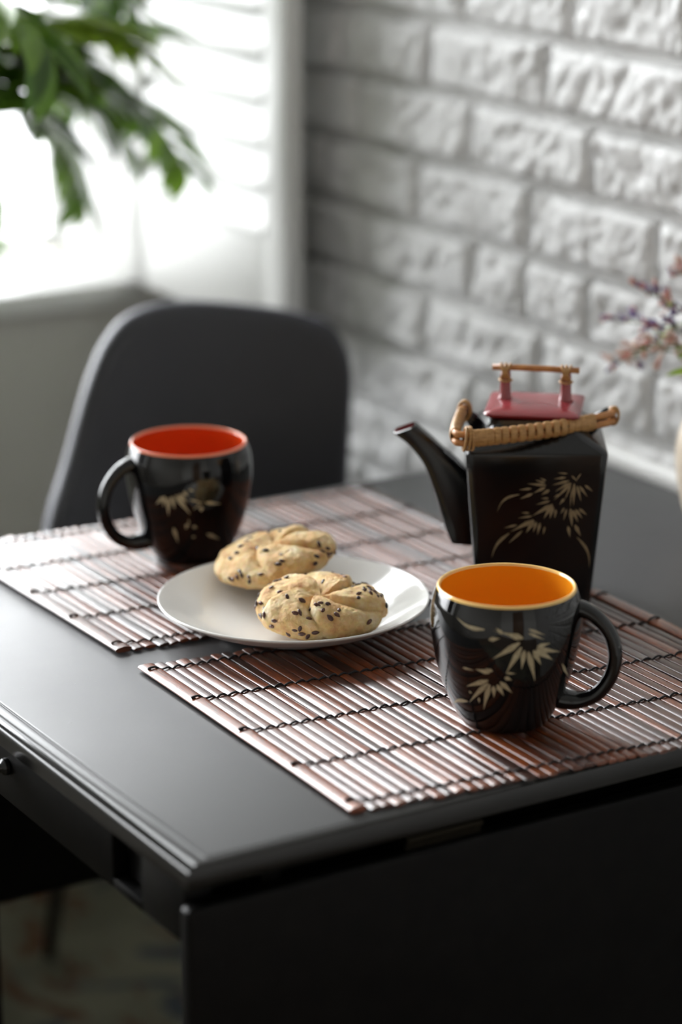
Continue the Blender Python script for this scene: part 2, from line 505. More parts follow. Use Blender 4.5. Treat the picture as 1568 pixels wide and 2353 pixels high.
# white bead where the wall meets the table
v, f = loft([[(WX + .004, y, -.004), (WX - .0175, y, -.004), (WX - .0200, y, .002), (WX - .0200, y, .009), (WX - .0175, y, .0135), (WX - .010, y, .0165), (WX + .004, y, .018)] for y in (-.70, TY_END)])
o = link('trim_1', pydata('trim', v, f), M['window_paint']); auto_smooth(o.data, .9); st(o)

# windows
def make_window(name, op, axis):
    w = st(empty(name, (0, 0, 0)))
    def B(a0, a1, d0, d1, z0, z1, nm, mt, bev=.004):
        m_ = MB()
        if axis == 'Y': m_.box(a0, a1, BY + d0, BY + d1, z0, z1)
        else: m_.box(LX - d1, LX - d0, a0, a1, z0, z1)
        return m_.build(nm, M[mt], w, bevel=bev)
    a0, a1, z0, z1 = op
    fw = .022
    B(a0, a1, .19, .245, z0, z0 + fw, 'frame_rail', 'window_paint'); B(a0, a1, .19, .245, z1 - fw, z1, 'frame_rail', 'window_paint')
    n = 3
    xs = [a0 + (a1 - a0) * i / n for i in range(n + 1)]
    for i, x in enumerate(xs):
        lo = x - fw / 2 if 0 < i < n else (x if i == 0 else x - .012)
        hi = x + fw / 2 if 0 < i < n else (x + .012 if i == 0 else x)
        B(lo, hi, .19, .245, z0 + fw, z1 - fw, 'frame_stile', 'window_paint')
    for i in range(n):
        B(xs[i] + .028, xs[i + 1] - (.028 if i < n - 1 else .012), .212, .218, z0 + fw, z1 - fw, 'pane', 'glass', 0)
    # sill board with a rounded nose
    B(a0 - .0, a1, -.022, .19, z0 - .03, z0, 'sill', 'window_paint', .006)
    if axis == 'Y':
        B(a1 - .008, a1, .001, .19, z0, z1, 'jamb_lining', 'window_paint', .001)
        B(a0, a0 + .008, .001, .19, z0, z1, 'jamb_lining', 'window_paint', .001)
    return w
make_window('window_1', OP, 'Y')

# rug
rug = MB().box(-1.6, .70, -1.2, 1.46, ZF, ZF + .008).build('rug', M['rug'], bevel=.003)
tag(rug, 'faded beige green rug with slate and rust patches on the floor under the table', 'rug')

# ---------------------------------------------------------------- louvred shutter, folded into the room beside the brick wall
sh = empty('window_shutter', (0.724, 1.30, 0.026))
tag(sh, 'white louvred wooden shutter panel standing open beside the brick wall', 'shutter')
SX0, SX1, SY0, SY1 = -.011, .011, -.20, .195
SH = 1.30
MB().box(SX0, SX1, SY0, SY0 + .05, 0, SH).build('stile', M['white_wood'], sh, bevel=.003)
MB().box(SX0, SX1, SY1 - .05, SY1, 0, SH).build('stile', M['white_wood'], sh, bevel=.003)
MB().box(SX0 + .001, SX1 - .001, SY0 + .05, SY1 - .05, 0, .112).build('bottom_rail', M['white_wood'], sh, bevel=.002)
MB().box(SX0 + .001, SX1 - .001, SY0 + .05, SY1 - .05, SH - .08, SH).build('top_rail', M['white_wood'], sh, bevel=.002)
lv = []
for k in range(9):
    a = 2 * PI * k / 9
prof = []
for k in range(16):
    a = 2 * PI * k / 16
    prof.append((.0042 * math.cos(a), .031 * math.sin(a)))
v, f = loft([[(x, y, z) for x, z in prof] for y in (SY0 + .0505, SY1 - .0505)])
lm = pydata('louvre', v, f); auto_smooth(lm, 1.0)
zz = .112 + .024
while zz < SH - .10:
    o = link('louvre', lm, M['white_wood'], sh)
    o.location = (0, 0, zz + .002); o.rotation_euler = (0, math.radians(24), 0)
    zz += .0492

# ---------------------------------------------------------------- folding table
TX1 = WX - .0203; TY1 = .672
tb = empty('folding_table', (.39, .336, ZF))
tag(tb, 'black drop-leaf table standing against the white brick wall', 'table')
tb_off = Vector((-.39, -.336, -ZF))
def tpart(mb, name, m, parent=tb, bevel=0.0, seg=2, smooth=False):
    mb.v = [tuple(Vector(p) + tb_off) for p in mb.v]
    return mb.build(name, M[m], parent, smooth, bevel, seg)
# top: profiled on the free edges (small quirk, sloped band, rounded nose)
def edge_loops():
    prof = [(.0185, 0.0), (.0175, -.0002), (.0168, -.0012), (.0158, -.0012), (.0148, -.0006), (.0088, -.0011), (.0066, -.0024), (.0052, -.0022), (.0030, -.0030), (.0012, -.0052), (.0002, -.0085), (0.0, -.011), (0.0, -.0175), (.002, -.0185)]
    loops = []
    for ins, z in prof:
        x0 = ins; y0 = min(ins, .0185) * .35 if ins > .003 else ins * .35
        loops.append([(x0, y0, z), (TX1, y0, z), (TX1, TY1 - y0, z), (x0, TY1 - y0, z)])
    return loops
lp = edge_loops()
v, f = loft(lp[:8], True, False)
top = tpart(MB().add(v, [tuple(reversed(q)) for q in f]), 'table_top', 'table'); auto_smooth(top.data, .9)
v, f = loft(lp[7:], False, True)
edg = tpart(MB().add(v, [tuple(reversed(q)) for q in f]), 'edge_moulding', 'table_edge', top); auto_smooth(edg.data, .9)
# apron on the free side with a drawer, the slot for the sliding bracket, end posts
tpart(MB().box(.004, .024, .0125, .072, -.0615, -.0186), 'end_post', 'table_side', bevel=.0012)
tpart(MB().box(.004, .024, .072, .114, -.0615, -.0545), 'bracket_rail', 'table_side', bevel=.0008)
dr = tpart(MB().box(.004, .024, .114, .558, -.0615, -.0186), 'drawer_front', 'table_side', bevel=.0012)
tpart(MB().box(.004, .024, .558, .600, -.0615, -.0545), 'bracket_rail', 'table_side', bevel=.0008)
tpart(MB().box(.004, .024, .600, .6525, -.0615, -.0186), 'end_post', 'table_side', bevel=.0012)
for by in (.0765, .5625):
    tpart(MB().box(.014, .058, by, by + .033, -.0535, -.0195), 'slide_bracket', 'table_side', bevel=.001)
tpart(MB().box(.060, .074, .0125, .6525, -.0615, -.0186), 'inner_rail', 'table_side')
tpart(MB().box(.024, TX1 - .005, .030, .046, -.0615, -.0186), 'side_rail', 'table_side')
tpart(MB().box(.024, TX1 - .005, .626, .642, -.0615, -.0186), 'side_rail', 'table_side')
# knob
kp = [(0, .0), (.0062, 0), (.0066, .0012), (.0060, .0022), (.0064, .0032), (.0056, .0044), (.0034, .0056), (.0032, .010), (.0046, .0135), (.0085, .017), (.0098, .021), (.0088, .025), (.005, .0275), (0, .028)]
v, f = lathe_data(kp, 28)
rot = Matrix.Rotation(-PI / 2, 4, 'Y')
v = [rot @ Vector(p) + Vector((.004, .281, -.0335)) for p in v]
tpart(MB().add(v, f), 'drawer_knob', 'knob', dr, smooth=True)
# legs (two behind each hanging leaf)
for lx in (.085, .66):
    for ly in (.045, .590):
        tpart(MB().box(lx, lx + .04, ly, ly + .04, ZF + (.008 if True else 0), -.0615), 'leg', 'table_side', bevel=.002)
# hanging leaves
lf = tpart(MB().box(-.001, TX1 - .004, -.003, .0105, -.335, -.0305), 'drop_leaf', 'table_side', bevel=.004, seg=3)
tpart(MB().box(-.001, TX1 - .004, .6585, .672, -.335, -.0305), 'drop_leaf', 'table_side', bevel=.004, seg=3)
for hx in (.165, .56):
    m_ = MB().box(hx, hx + .06, .004, .011, -.0305, -.0190)
    m_.tube([(hx, .004, -.0235), (hx + .06, .004, -.0235)], .0028, 10)
    tpart(m_, 'hinge', 'hinge', bevel=0)

# ---------------------------------------------------------------- bamboo placemats
def slat_mesh(w, h, ln, seed):
    """split bamboo: low arched top, slightly hollow belly that lifts the edges off the table"""
    R = rnd(seed)
    seg = 6; sec_ = []
    for k in range(9):
        a = PI * k / 8
        sec_.append((w / 2 * math.cos(a), h * (.50 + .50 * math.sin(a) ** .8)))
    sec_ += [(-w * .36, h * .06), (-w * .15, 0.0), (w * .15, 0.0), (w * .36, h * .06)]
    loops = []
    for s in range(seg + 1):
        t = s / seg
        wob = R.uniform(-.02, .02) * w
        loops.append([(x + wob, (t - .5) * ln, z * (1 + R.uniform(-.04, .04))) for x, z in reversed(sec_)])
    v, f = loft(loops)
    me = pydata('slat', v, f); auto_smooth(me, .8)
    return me
SLATS = {}
def placemat(origin, shear, skew, length, width, n, seed, label, tcol):
    """origin: corner by the free table edge nearest the drawer side; slats run along Y, threads along X"""
    R = rnd(seed)
    root = empty('placemat', (origin[0] + width / 2, origin[1] + length / 2, .0008))
    tag(root, label, 'placemat', 'bamboo placemats on the table')
    W_ = [.0128] + [R.uniform(.0068, .0090) for _ in range(n - 2)] + [.0128]
    tot = sum(W_); W_ = [w * width / tot for w in W_]
    x = 0; cents = []
    for i, w in enumerate(W_):
        xc = x + w / 2; x += w
        h = .0046 if i in (0, n - 1) else R.uniform(.0024, .0029)
        key = (i in (0, n - 1), R.randint(0, 9))
        if key not in SLATS: SLATS[key] = slat_mesh(1.0, 1.0, 1.0, hash(key) % 1000)
        o = link('slat', SLATS[key], M['slat'], root)
        ln = length + R.uniform(-.0025, .0025)
        o.scale = (w * .97, ln, h)
        o.location = (xc - width / 2, shear * (xc - width / 2) + R.uniform(-.0012, .0012), R.uniform(0.0002, .0006))
        o.rotation_euler = (0, R.uniform(-.13, .13) if 0 < i < n - 1 else 0, skew + R.uniform(-.002, .002))
        cents.append((xc - width / 2, w, h))
    for t in (.040, .272, .503, .733, .958):
        y0 = (t - .5) * length
        pts = []
        jit = [R.uniform(-.0007, .0007) for _ in cents]
        x0 = cents[0][0] - .0005
        pts.append((x0, y0 + shear * x0 - skew * y0 * 0, .0046))
        for (xc, w, h), j in zip(cents, jit):
            yy = y0 + shear * xc + j
            xs = xc - skew * y0
            pts.append((xs - w * .30, yy - .0003, h + .0012))
            pts.append((xs + w * .10, yy + .0002, h + .0014))
            pts.append((xs + w * .46, yy + .0004, h * .55 + .0004))
        pts.append((cents[-1][0] - skew * y0 + .003, pts[-1][1] + .0008, .0040))
        v, f = tube_data(spline(pts, 3), .00085, 6)
        o = link('thread', pydata('thread', v, f), M[tcol], root, smooth=True)
    return root
placemat((.1285, .0118), -.092, -.012, .3130, .4045, 44, 11, 'brown bamboo slat placemat under the teapot and the yellow-lined mug', 'thread')
placemat((.1300, .3640), -.080, .018, .3110, .4040, 44, 23, 'brown bamboo slat placemat under the orange-lined mug, nearer the chair', 'thread_brown')
# placemat() centres the shear, so lift the roots to keep the measured corner
pm = [o for o in COL.objects if o.name.startswith('placemat')]
for o, sh_ in zip(pm, (-.092, -.080)):
    o.location.y += sh_ * .202

# ---------------------------------------------------------------- painted leaves
def leaf_outline(b, t, w, bow, n=9):
    """leaf stroke from base b to tip t in a 2D chart"""
    b = Vector(b); t = Vector(t); d = t - b
    p = Vector((-d.y, d.x)); p = p.normalized() if p.length > 0 else Vector((0, 1))
    row = []
    for i in range(n + 1):
        s = i / n
        c = b + d * s + p * bow * math.sin(PI * s)
        wd = w * .42 * (min(1, s / .26) ** .7) * (1 - max(0, (s - .30) / .70)) ** 1.05
        if i == 0: wd = w * .12
        row.append((c - p * wd, c + p * wd))
    return row
def motif(name, strokes, chart, m, parent):
    mb = MB()
    for i, (x0, z0, x1, z1, w, bow) in enumerate(strokes):
        row = leaf_outline((x0, z0), (x1, z1), w, bow)
        v = []; f = []
        for a, c in row:
            mid = (a + c) / 2
            v += [chart(a.x, a.y, i), chart(mid.x, mid.y, i), chart(c.x, c.y, i)]
        for j in range(len(row) - 1):
            k = j * 3
            f += [(k, k + 1, k + 4, k + 3), (k + 1, k + 2, k + 5, k + 4)]
        mb.add(v, f)
    return mb.build(name, M[m], parent, smooth=True)

# ---------------------------------------------------------------- mugs
MUG_OUT = [(0, .0008), (.022, .0008), (.025, 0), (.0285, 0), (.0312, .0022), (.036, .010), (.0425, .024), (.0487, .044), (.0524, .064), (.0533, .076), (.0525, .088), (.0505, .0955), (.0492, .0990)]
MUG_LIP = [(.0492, .0990), (.0486, .1004), (.0477, .1009), (.0467, .1003), (.0462, .0990)]
MUG_IN = [(.0462, .0990), (.0476, .090), (.0488, .076), (.0480, .062), (.0448, .044), (.0385, .024), (.031, .012), (.022, .008), (0, .007)]
def rz_profile(z):
    P = MUG_OUT[3:]
    for (r0, z0), (r1, z1) in zip(P[:-1], P[1:]):
        if z0 <= z <= z1: return r0 + (r1 - r0) * (z - z0) / (z1 - z0)
    return P[-1][0]
SM_OUT = MUG_OUT[:3] + spline(MUG_OUT[3:], 5)
def rz_smooth(z):
    P = SM_OUT[3:]
    for (r0, z0), (r1, z1) in zip(P[:-1], P[1:]):
        if z0 <= z <= z1 + 1e-9: return r0 + (r1 - r0) * (z - z0) / max(z1 - z0, 1e-9)
    return P[-1][0]
def make_mug(loc, hang, inner, lip, strokes, label):
    root = empty('mug', loc)
    tag(root, label, 'mug', 'black mugs painted with leaves')
    v, f = lathe_data(SM_OUT, 96)
    body = link('body', pydata('body', v, f), M['black_glaze'], root, True)
    v, f = lathe_data(spline(MUG_LIP, 3), 96)
    link('rim', pydata('rim', v, f), M[lip], root, True)
    v, f = lathe_data(spline(MUG_IN, 4), 96)
    link('lining', pydata('lining', v, f), M[inner], root, True)
    # ear handle
    hp = [(.0455, .0860, .0072), (.0535, .0858, .0064), (.0640, .0800, .0058), (.0735, .0680, .0056), (.0772, .0530, .0056), (.0745, .0375, .0056), (.0660, .0245, .0058), (.0545, .0185, .0064), (.0440, .0180, .0078), (.036, .0195, .008)]
    sp = spline([(r, z, q) for r, z, q in hp], 6)
    pts = [(r, 0, z) for r, z, q in sp]; rad = [q for r, z, q in sp]
    v, f = tube_data(pts, rad, 20, True, squash=(.92, 1.18))
    h = link('handle', pydata('handle', v, f), M['black_glaze'], root, True)
    h.rotation_euler = (0, 0, hang)
    def chart(a, z, i):
        # a is in millimetre-like arc length about the mug
        th = a
        r = rz_smooth(z) + .00018 + .000006 * i
        return (r * math.cos(th), r * math.sin(th), z)
    # strokes given as (angle deg, z): convert the angle to a scaled chart so widths stay true
    def chart2(u, z, i):
        return chart(u / .050, z, i)
    ss = []
    for a0, z0, a1, z1, w, bow in strokes:
        if a1 - a0 > 180: a1 -= 360
        if a1 - a0 < -180: a1 += 360
        ss.append((math.radians(a0) * .050, z0, math.radians(a1) * .050, z1, w, bow))
    motif('leaf_painting', ss, chart2, 'motif', root)
    return root
FRONT_STROKES = [(-141.2, 0.0849, -165.9, 0.0899, 0.0037, 0.0022), (-127.6, 0.0829, -132.7, 0.0869, 0.0033, 0.0), (-137.6, 0.0782, -129.0, 0.0797, 0.0039, 0.0), (-112.5, 0.0796, -127.6, 0.0839, 0.0055, 0.0), (-114.8, 0.0766, -135.2, 0.0638, 0.0055, 0.0), (-113.5, 0.0732, -124.8, 0.0527, 0.005, 0.0), (-111.2, 0.0708, -112.6, 0.056, 0.0044, 0.0), (-108.2, 0.0695, -100.3, 0.0455, 0.005, 0.0), (-104.1, 0.0702, -96.7, 0.0579, 0.005, 0.0), (-101.7, 0.07, -86.1, 0.0601, 0.0052, 0.0), (-101.8, 0.0712, -79.3, 0.065, 0.0044, 0.0), (-101.3, 0.0727, -89.9, 0.0738, 0.0039, 0.0), (-108.0, 0.0858, -94.6, 0.08, 0.0022, 0.0), (-108.0, 0.083, -95.2, 0.0769, 0.0022, 0.0), (-74.9, 0.0545, -57.4, 0.04, 0.0028, -0.0011), (-137.2, 0.0531, -148.8, 0.0546, 0.0044, 0.0), (-134.8, 0.0545, -140.7, 0.0562, 0.0033, 0.0), (-138.6, 0.0471, -159.4, 0.0389, 0.0048, 0.0), (-138.7, 0.0447, -159.6, 0.0254, 0.0044, 0.0), (-137.4, 0.0437, -145.3, 0.0214, 0.0048, 0.0), (-134.4, 0.0427, -134.2, 0.0333, 0.0044, 0.0), (-131.3, 0.0441, -125.7, 0.0351, 0.0048, 0.0), (-128.9, 0.0466, -118.7, 0.0376, 0.0048, 0.0), (-125.3, 0.0503, -119.3, 0.048, 0.0039, 0.0), (-161.0, 0.0264, 173.7, 0.0184, 0.0037, -0.0015), (-157.1, 0.0351, -154.2, 0.0344, 0.0028, 0.0), (-148.1, 0.0317, -148.6, 0.0267, 0.0024, 0.0), (-159.8, 0.0536, -149.5, 0.0533, 0.002, 0.0), (-124.2, 0.0538, -116.6, 0.0532, 0.0022, 0.0), (-114.8, 0.0808, -135.0, 0.0851, 0.0017, 0.0)]
BACK_STROKES = [(-140.2, 0.0665, -150.5, 0.0583, 0.0046, 0.0), (-140.3, 0.066, -143.0, 0.0569, 0.0042, 0.0), (-137.3, 0.0657, -138.4, 0.049, 0.0048, 0.0), (-133.8, 0.067, -131.7, 0.0556, 0.0046, 0.0), (-130.4, 0.0683, -116.9, 0.0508, 0.0051, 0.0), (-127.0, 0.0695, -119.5, 0.0614, 0.0048, 0.0), (-123.1, 0.0717, -118.9, 0.0674, 0.0042, 0.0), (-118.2, 0.0733, -113.9, 0.0721, 0.0029, 0.0), (-103.3, 0.0612, -87.7, 0.0581, 0.0038, 0.0), (-107.2, 0.0576, -107.1, 0.0531, 0.0046, 0.0), (-117.8, 0.0647, -104.4, 0.0607, 0.0021, 0.0), (-120.6, 0.0424, -122.1, 0.0372, 0.0042, 0.0), (-115.2, 0.0399, -110.3, 0.0386, 0.0038, 0.0), (-134.6, 0.0384, -131.2, 0.0234, 0.0048, 0.0), (-100.1, 0.032, -82.9, 0.0245, 0.0044, 0.0), (-115.9, 0.03, -111.9, 0.0299, 0.0032, 0.0), (-107.8, 0.061, -115.7, 0.0547, 0.0017, 0.0), (-119.3, 0.0469, -118.3, 0.0401, 0.0013, 0.0)]
MZ = .0050
make_mug((.304, .0917, MZ), math.radians(-42), 'yellow_glaze', 'yellow_lip', FRONT_STROKES, 'black glazed mug with yellow lining and painted leaves in front of the teapot')
make_mug((.2925, .541, MZ), math.radians(174), 'orange_glaze', 'orange_lip', BACK_STROKES, 'black glazed mug with orange lining and painted leaves in front of the chair')

# ---------------------------------------------------------------- plate
PL = Vector((.2774, .3419, MZ))
plate_prof = [(0, .0030), (.050, .0030), (.0515, .0006), (.0525, 0), (.0560, 0), (.0575, .0012), (.0585, .0034), (.070, .0060), (.088, .0125), (.1000, .0190), (.1052, .0222), (.1062, .0234), (.1058, .0243), (.1046, .0243), (.0990, .0215), (.088, .0158), (.075, .0102), (.064, .0078), (.050, .0070), (0, .0068)]
v, f = lathe_data(plate_prof[:1] + plate_prof[1:7] + spline(plate_prof[7:-1], 3) + plate_prof[-1:], 128)
plate = link('plate', pydata('plate', v, f), M['plate'], None, True)
auto_smooth(plate.data, .8)
plate.location = PL
tag(plate, 'white porcelain plate holding two seeded bread rolls', 'plate')

# ---------------------------------------------------------------- bread rolls
def bun_point(th, ph, prm):
    Rr, Ht, Hb, twist, n, off, depth, seed = prm
    s = math.sin(ph); c = math.cos(ph)
    e = .86
    sr = math.copysign(abs(s) ** e, s)
    x = Rr * sr
    z = (Ht if c > 0 else Hb) * math.copysign(abs(c) ** .95, c)
    # five folded lobes turning about the crown
    ss = s if c > 0 else 1 + (1 - s)
    a = th + twist * min(ss, 1.2) + off
    fr = (a * n / (2 * PI)) % 1.0
    g = min(fr / .13, 1.0) if fr < .5 else min((1 - fr) / .36, 1.0)
    g = 1 - (1 - g) ** 2
    env = min(1, ss / .16) * (1 if ss < .74 else max(0, 1 - (ss - .74) / .40) ** .8)
    dd = depth * env * (g - 1) + .0025 * env * (0.5 - fr)
    dim = -.006 * math.exp(-(ss / .20) ** 2)
    nv = Vector((math.cos(th) * s / Rr, math.sin(th) * s / Rr, c / (Ht if c > 0 else Hb))).normalized()
    ob = 1 + .04 * math.cos(2 * th + seed) + .025 * math.cos(3 * th + 2 * seed)
    p = Vector((x * ob * math.cos(th), x * ob * math.sin(th), z)) + nv * (dd + dim)
    p += Vector((-.52, -.85, 0)) * (.009 * max(0, z / Ht) if seed < 3 else 0)
    q = p * 60 + Vector((seed * 3.1, seed, 0))
    p += nv * (.0016 * noise.noise(q) + .0010 * noise.noise(q * 2.7) - .0010 * abs(noise.noise(q * 5.0)) + .0004 * noise.noise(q * 11))
    return p
def bun(prm, loc, rot, label, nseeds, seed):
    NT, NP = 220, 96
    v = []; f = []
    v.append(bun_point(0, 1e-4, prm))
    for j in range(1, NP):
        for i in range(NT):
            v.append(bun_point(2 * PI * i / NT, PI * j / NP, prm))
    v.append(bun_point(0, PI - 1e-4, prm))
    for i in range(NT):
        i2 = (i + 1) % NT
        f.append((0, 1 + i, 1 + i2))
        for j in range(NP - 2):
            a = 1 + j * NT
            f.append((a + i, a + NT + i, a + NT + i2, a + i2))
        f.append((len(v) - 1, 1 + (NP - 2) * NT + i2, 1 + (NP - 2) * NT + i))
    root = empty('bread_roll', loc)
    root.rotation_mode = 'QUATERNION'; root.rotation_quaternion = rot
    tag(root, label, 'bread roll', 'seeded bread rolls on the plate')
    link('crust', pydata('crust', v, f), M['bread'], root, True)
    R = rnd(seed); pts = []
    while len(pts) < nseeds:
        if pts and R.random() < .35:
            t0, p0 = R.choice(pts); th = t0 + R.gauss(0, .16); ph = p0 + R.gauss(0, .11)
        else:
            th = R.uniform(0, 2 * PI); ph = math.acos(R.uniform(-.15, .97))
        if ph < .08 or ph > 1.75: continue
        pc = bun_point(th, ph, prm)
        if any((pc - bun_point(a_, b2_, prm)).length < .0034 for a_, b2_ in pts): continue
        pts.append((th, ph))
    for th, ph in pts:
        p = bun_point(th, ph, prm)
        a = bun_point(th + .05, ph, prm) - p; b_ = bun_point(th, ph + .05, prm) - p
        nrm = b_.cross(a).normalized()
        if nrm.dot(p) < 0: nrm = -nrm
        o = link('seed', SEED, M['seed'], root)
        o.location = p + nrm * .00028
        q = nrm.to_track_quat('Z', 'Y')
        from mathutils import Quaternion
        o.rotation_mode = 'QUATERNION'
        o.rotation_quaternion = q @ Quaternion((0, 0, 1), R.uniform(0, 2 * PI)) @ Quaternion((1, 0, 0), R.uniform(-.25, .25))
        k = R.uniform(.95, 1.3); o.scale = (k, k, k)
    return root
bs = []
for j, (r, x) in enumerate([(0.0, -.0023), (.50, -.0021), (.88, -.0011), (1.0, 0), (.85, .0011), (.48, .0020), (0.12, .0026)]):
    r = max(r, .05)
    bs.append([(x,   .00150 * r * math.cos(2 * PI * k / 8), .0008 * r * math.sin(2 * PI * k / 8)) for k in range(8)])
v, f = loft(bs)
SEED = pydata('seed', v, f)
for p in SEED.polygons: p.use_smooth = True
from mathutils import Quaternion
Rv = Vector((math.cos(CAM_YAW), -math.sin(CAM_YAW), 0))      # axis to the right as seen along the table
Fv = Vector((math.sin(CAM_YAW), math.cos(CAM_YAW), 0))
qa = Quaternion(Rv, math.radians(8)) @ Quaternion((0, 0, 1), math.radians(0))
bun((.0490, .0215, .0150, -.75, 5, .30, .0064, 1.3), (.2760, .2985, .0326), qa, 'seeded bread roll lying flat on the plate with its folded crown showing', 74, 5)
qb = Quaternion(Fv, math.radians(-13)) @ Quaternion(Rv, math.radians(-1)) @ Quaternion((0, 0, 1), math.radians(40))
bun((.0505, .0195, .0145, -.75, 5, 1.1, .0042, 4.2), (.2903, .3930, .0424), qb, 'seeded bread roll tilted and leaning on the other roll', 60, 9)

# ---------------------------------------------------------------- teapot
pot = empty('teapot', (.481, .309, .0052), math.radians(-33))
tag(pot, 'square black teapot with red lid and rattan handle on the placemat', 'teapot')
rings = [(.0430, 0.0, .006), (.0450, .0012, .007)]
for i in range(9):
    t = i / 8; rings.append((.0452 + .0103 * t, .004 + .126 * t, .0065))
rings += [(.0553, .1318, .0075), (.0545, .1332, .008), (.0450, .1400, .010), (.0385, .1455, .011), (.0362, .1475, .011), (.0355, .1500, .011), (.0352, .1535, .011)]
v, f = loft([[(x, y, z) for x, y in rsquare(h, h, r)] for h, z, r in rings])
o = link('body', pydata('body', v, f), M['pot_glaze'], pot); auto_smooth(o.data, .9)
# spout: square tapering tube
sec = [((-.0655, .0450), (-.0440, .0437), .0135), ((-.0712, .0593), (-.0440, .0680), .0135), ((-.0767, .0776), (-.0455, .0900), .0130), ((-.0839, .0994), (-.0600, .1105), .0118), ((-.0890, .1110), (-.0720, .1212), .0108), ((-.0962, .1210), (-.0800, .1290), .0100), ((-.1040, .1285), (-.0870, .1352), .0096), ((-.1126, .1342), (-.0936, .1412), .0094)]
ss = spline([(a[0], a[1], c[0], c[1], w) for a, c, w in sec], 4)
loops = []
for ax, az, cx, cz, w in ss:
    a = Vector((ax, 0, az)); c = Vector((cx, 0, cz)); mid = (a + c) / 2; d = (a - c) / 2
    dl = d.length; dn = d.normalized()
    loops.append([tuple(mid + dn * u + Vector((0, vv, 0))) for u, vv in rsquare(dl, w, min(dl, w) * .55)])
end = loops[-1]
ctr = sum((Vector(p) for p in end), Vector()) / len(end)
axis = (ctr - sum((Vector(p) for p in loops[-2]), Vector()) / len(end)).normalized()
lip_ = [tuple(ctr + (Vector(p) - ctr) * .80 + axis * .0004) for p in end]
inn = [tuple(ctr + (Vector(p) - ctr) * .74 - axis * .010) for p in end]
v, f = loft(loops + [lip_], True, False)
o = link('spout', pydata('spout', v, f), M['pot_glaze'], pot); auto_smooth(o.data, 1.2)
v, f = loft([lip_, inn], False, True)
link('spout_opening', pydata('spout_opening', v, f), M['spout_red'], o, True)
# lugs
for s in (-1, 1):
    m_ = MB()
    m_.tube([(s * .044, 0, .138), (s * .0500, 0, .1465), (s * .0555, 0, .1500), (s * .0595, 0, .1535)], [.0062, .0052, .0046, .0034], 12)
    m_.build('lug', M['pot_glaze'], pot, smooth=True)
# lid
lid = empty('lid', (0, 0, .1535), math.radians(-7), pot)
rg = [(.030, -.0012, .006), (.0345, .0000, .006), (.0372, .0022, .005), (.0378, .0036, .005), (.0368, .0048, .005), (.0300, .0066, .006), (.0180, .0078, .006), (.006, .0082, .004)]
v, f = loft([[(x, y * .95, z) for x, y in rsquare(h, h, r)] for h, z, r in rg])
o = link('lid_plate', pydata('lid_plate', v, f), M['red_glaze'], lid); auto_smooth(o.data, 1.0)
for s in (-1, 1):
    m_ = MB(); x = s * .0240
    m_.tube([(x, .004, .0060), (x, .004, .0085), (x, .004, .0120), (x, .004, .0200), (x, .004, .0270), (x, .004, .0300)], [.0068, .0052, .0045, .0041, .0042, .0036], 16)
    m_.build('lid_post', M['red_glaze'], lid, smooth=True)
    m_ = MB()
    for k, (dx, tl) in enumerate([(-.0016, .3), (.0000, 0), (.0016, -.3), (.0008, .5), (-.0008, -.5)]):
        c = Vector((x + dx, .004, .0300)); pts = []
        for q in range(16):
            a = 2 * PI * q / 16
            pts.append(c + Vector((tl * .006 * math.sin(a), .0052 * math.cos(a), .0062 * math.sin(a) - .0006)))
        m_.add(*tube_data(pts, .0010, 6, False, True))
    pts = [Vector((x, .004, .0225)) + Vector((.0050 * math.cos(2 * PI * q / 16), .0050 * math.sin(2 * PI * q / 16), 0)) for q in range(16)]
    m_.add(*tube_data(pts, .0009, 6, False, True))
    m_.build('lashing', M['wrap'], lid, smooth=True)
m_ = MB(); m_.tube([(-.0345, .004, .0325), (-.012, .004, .0327), (.012, .004, .0325), (.0345, .004, .0320)], .0025, 12)
m_.build('lid_bar', M['cane'], lid, smooth=True)
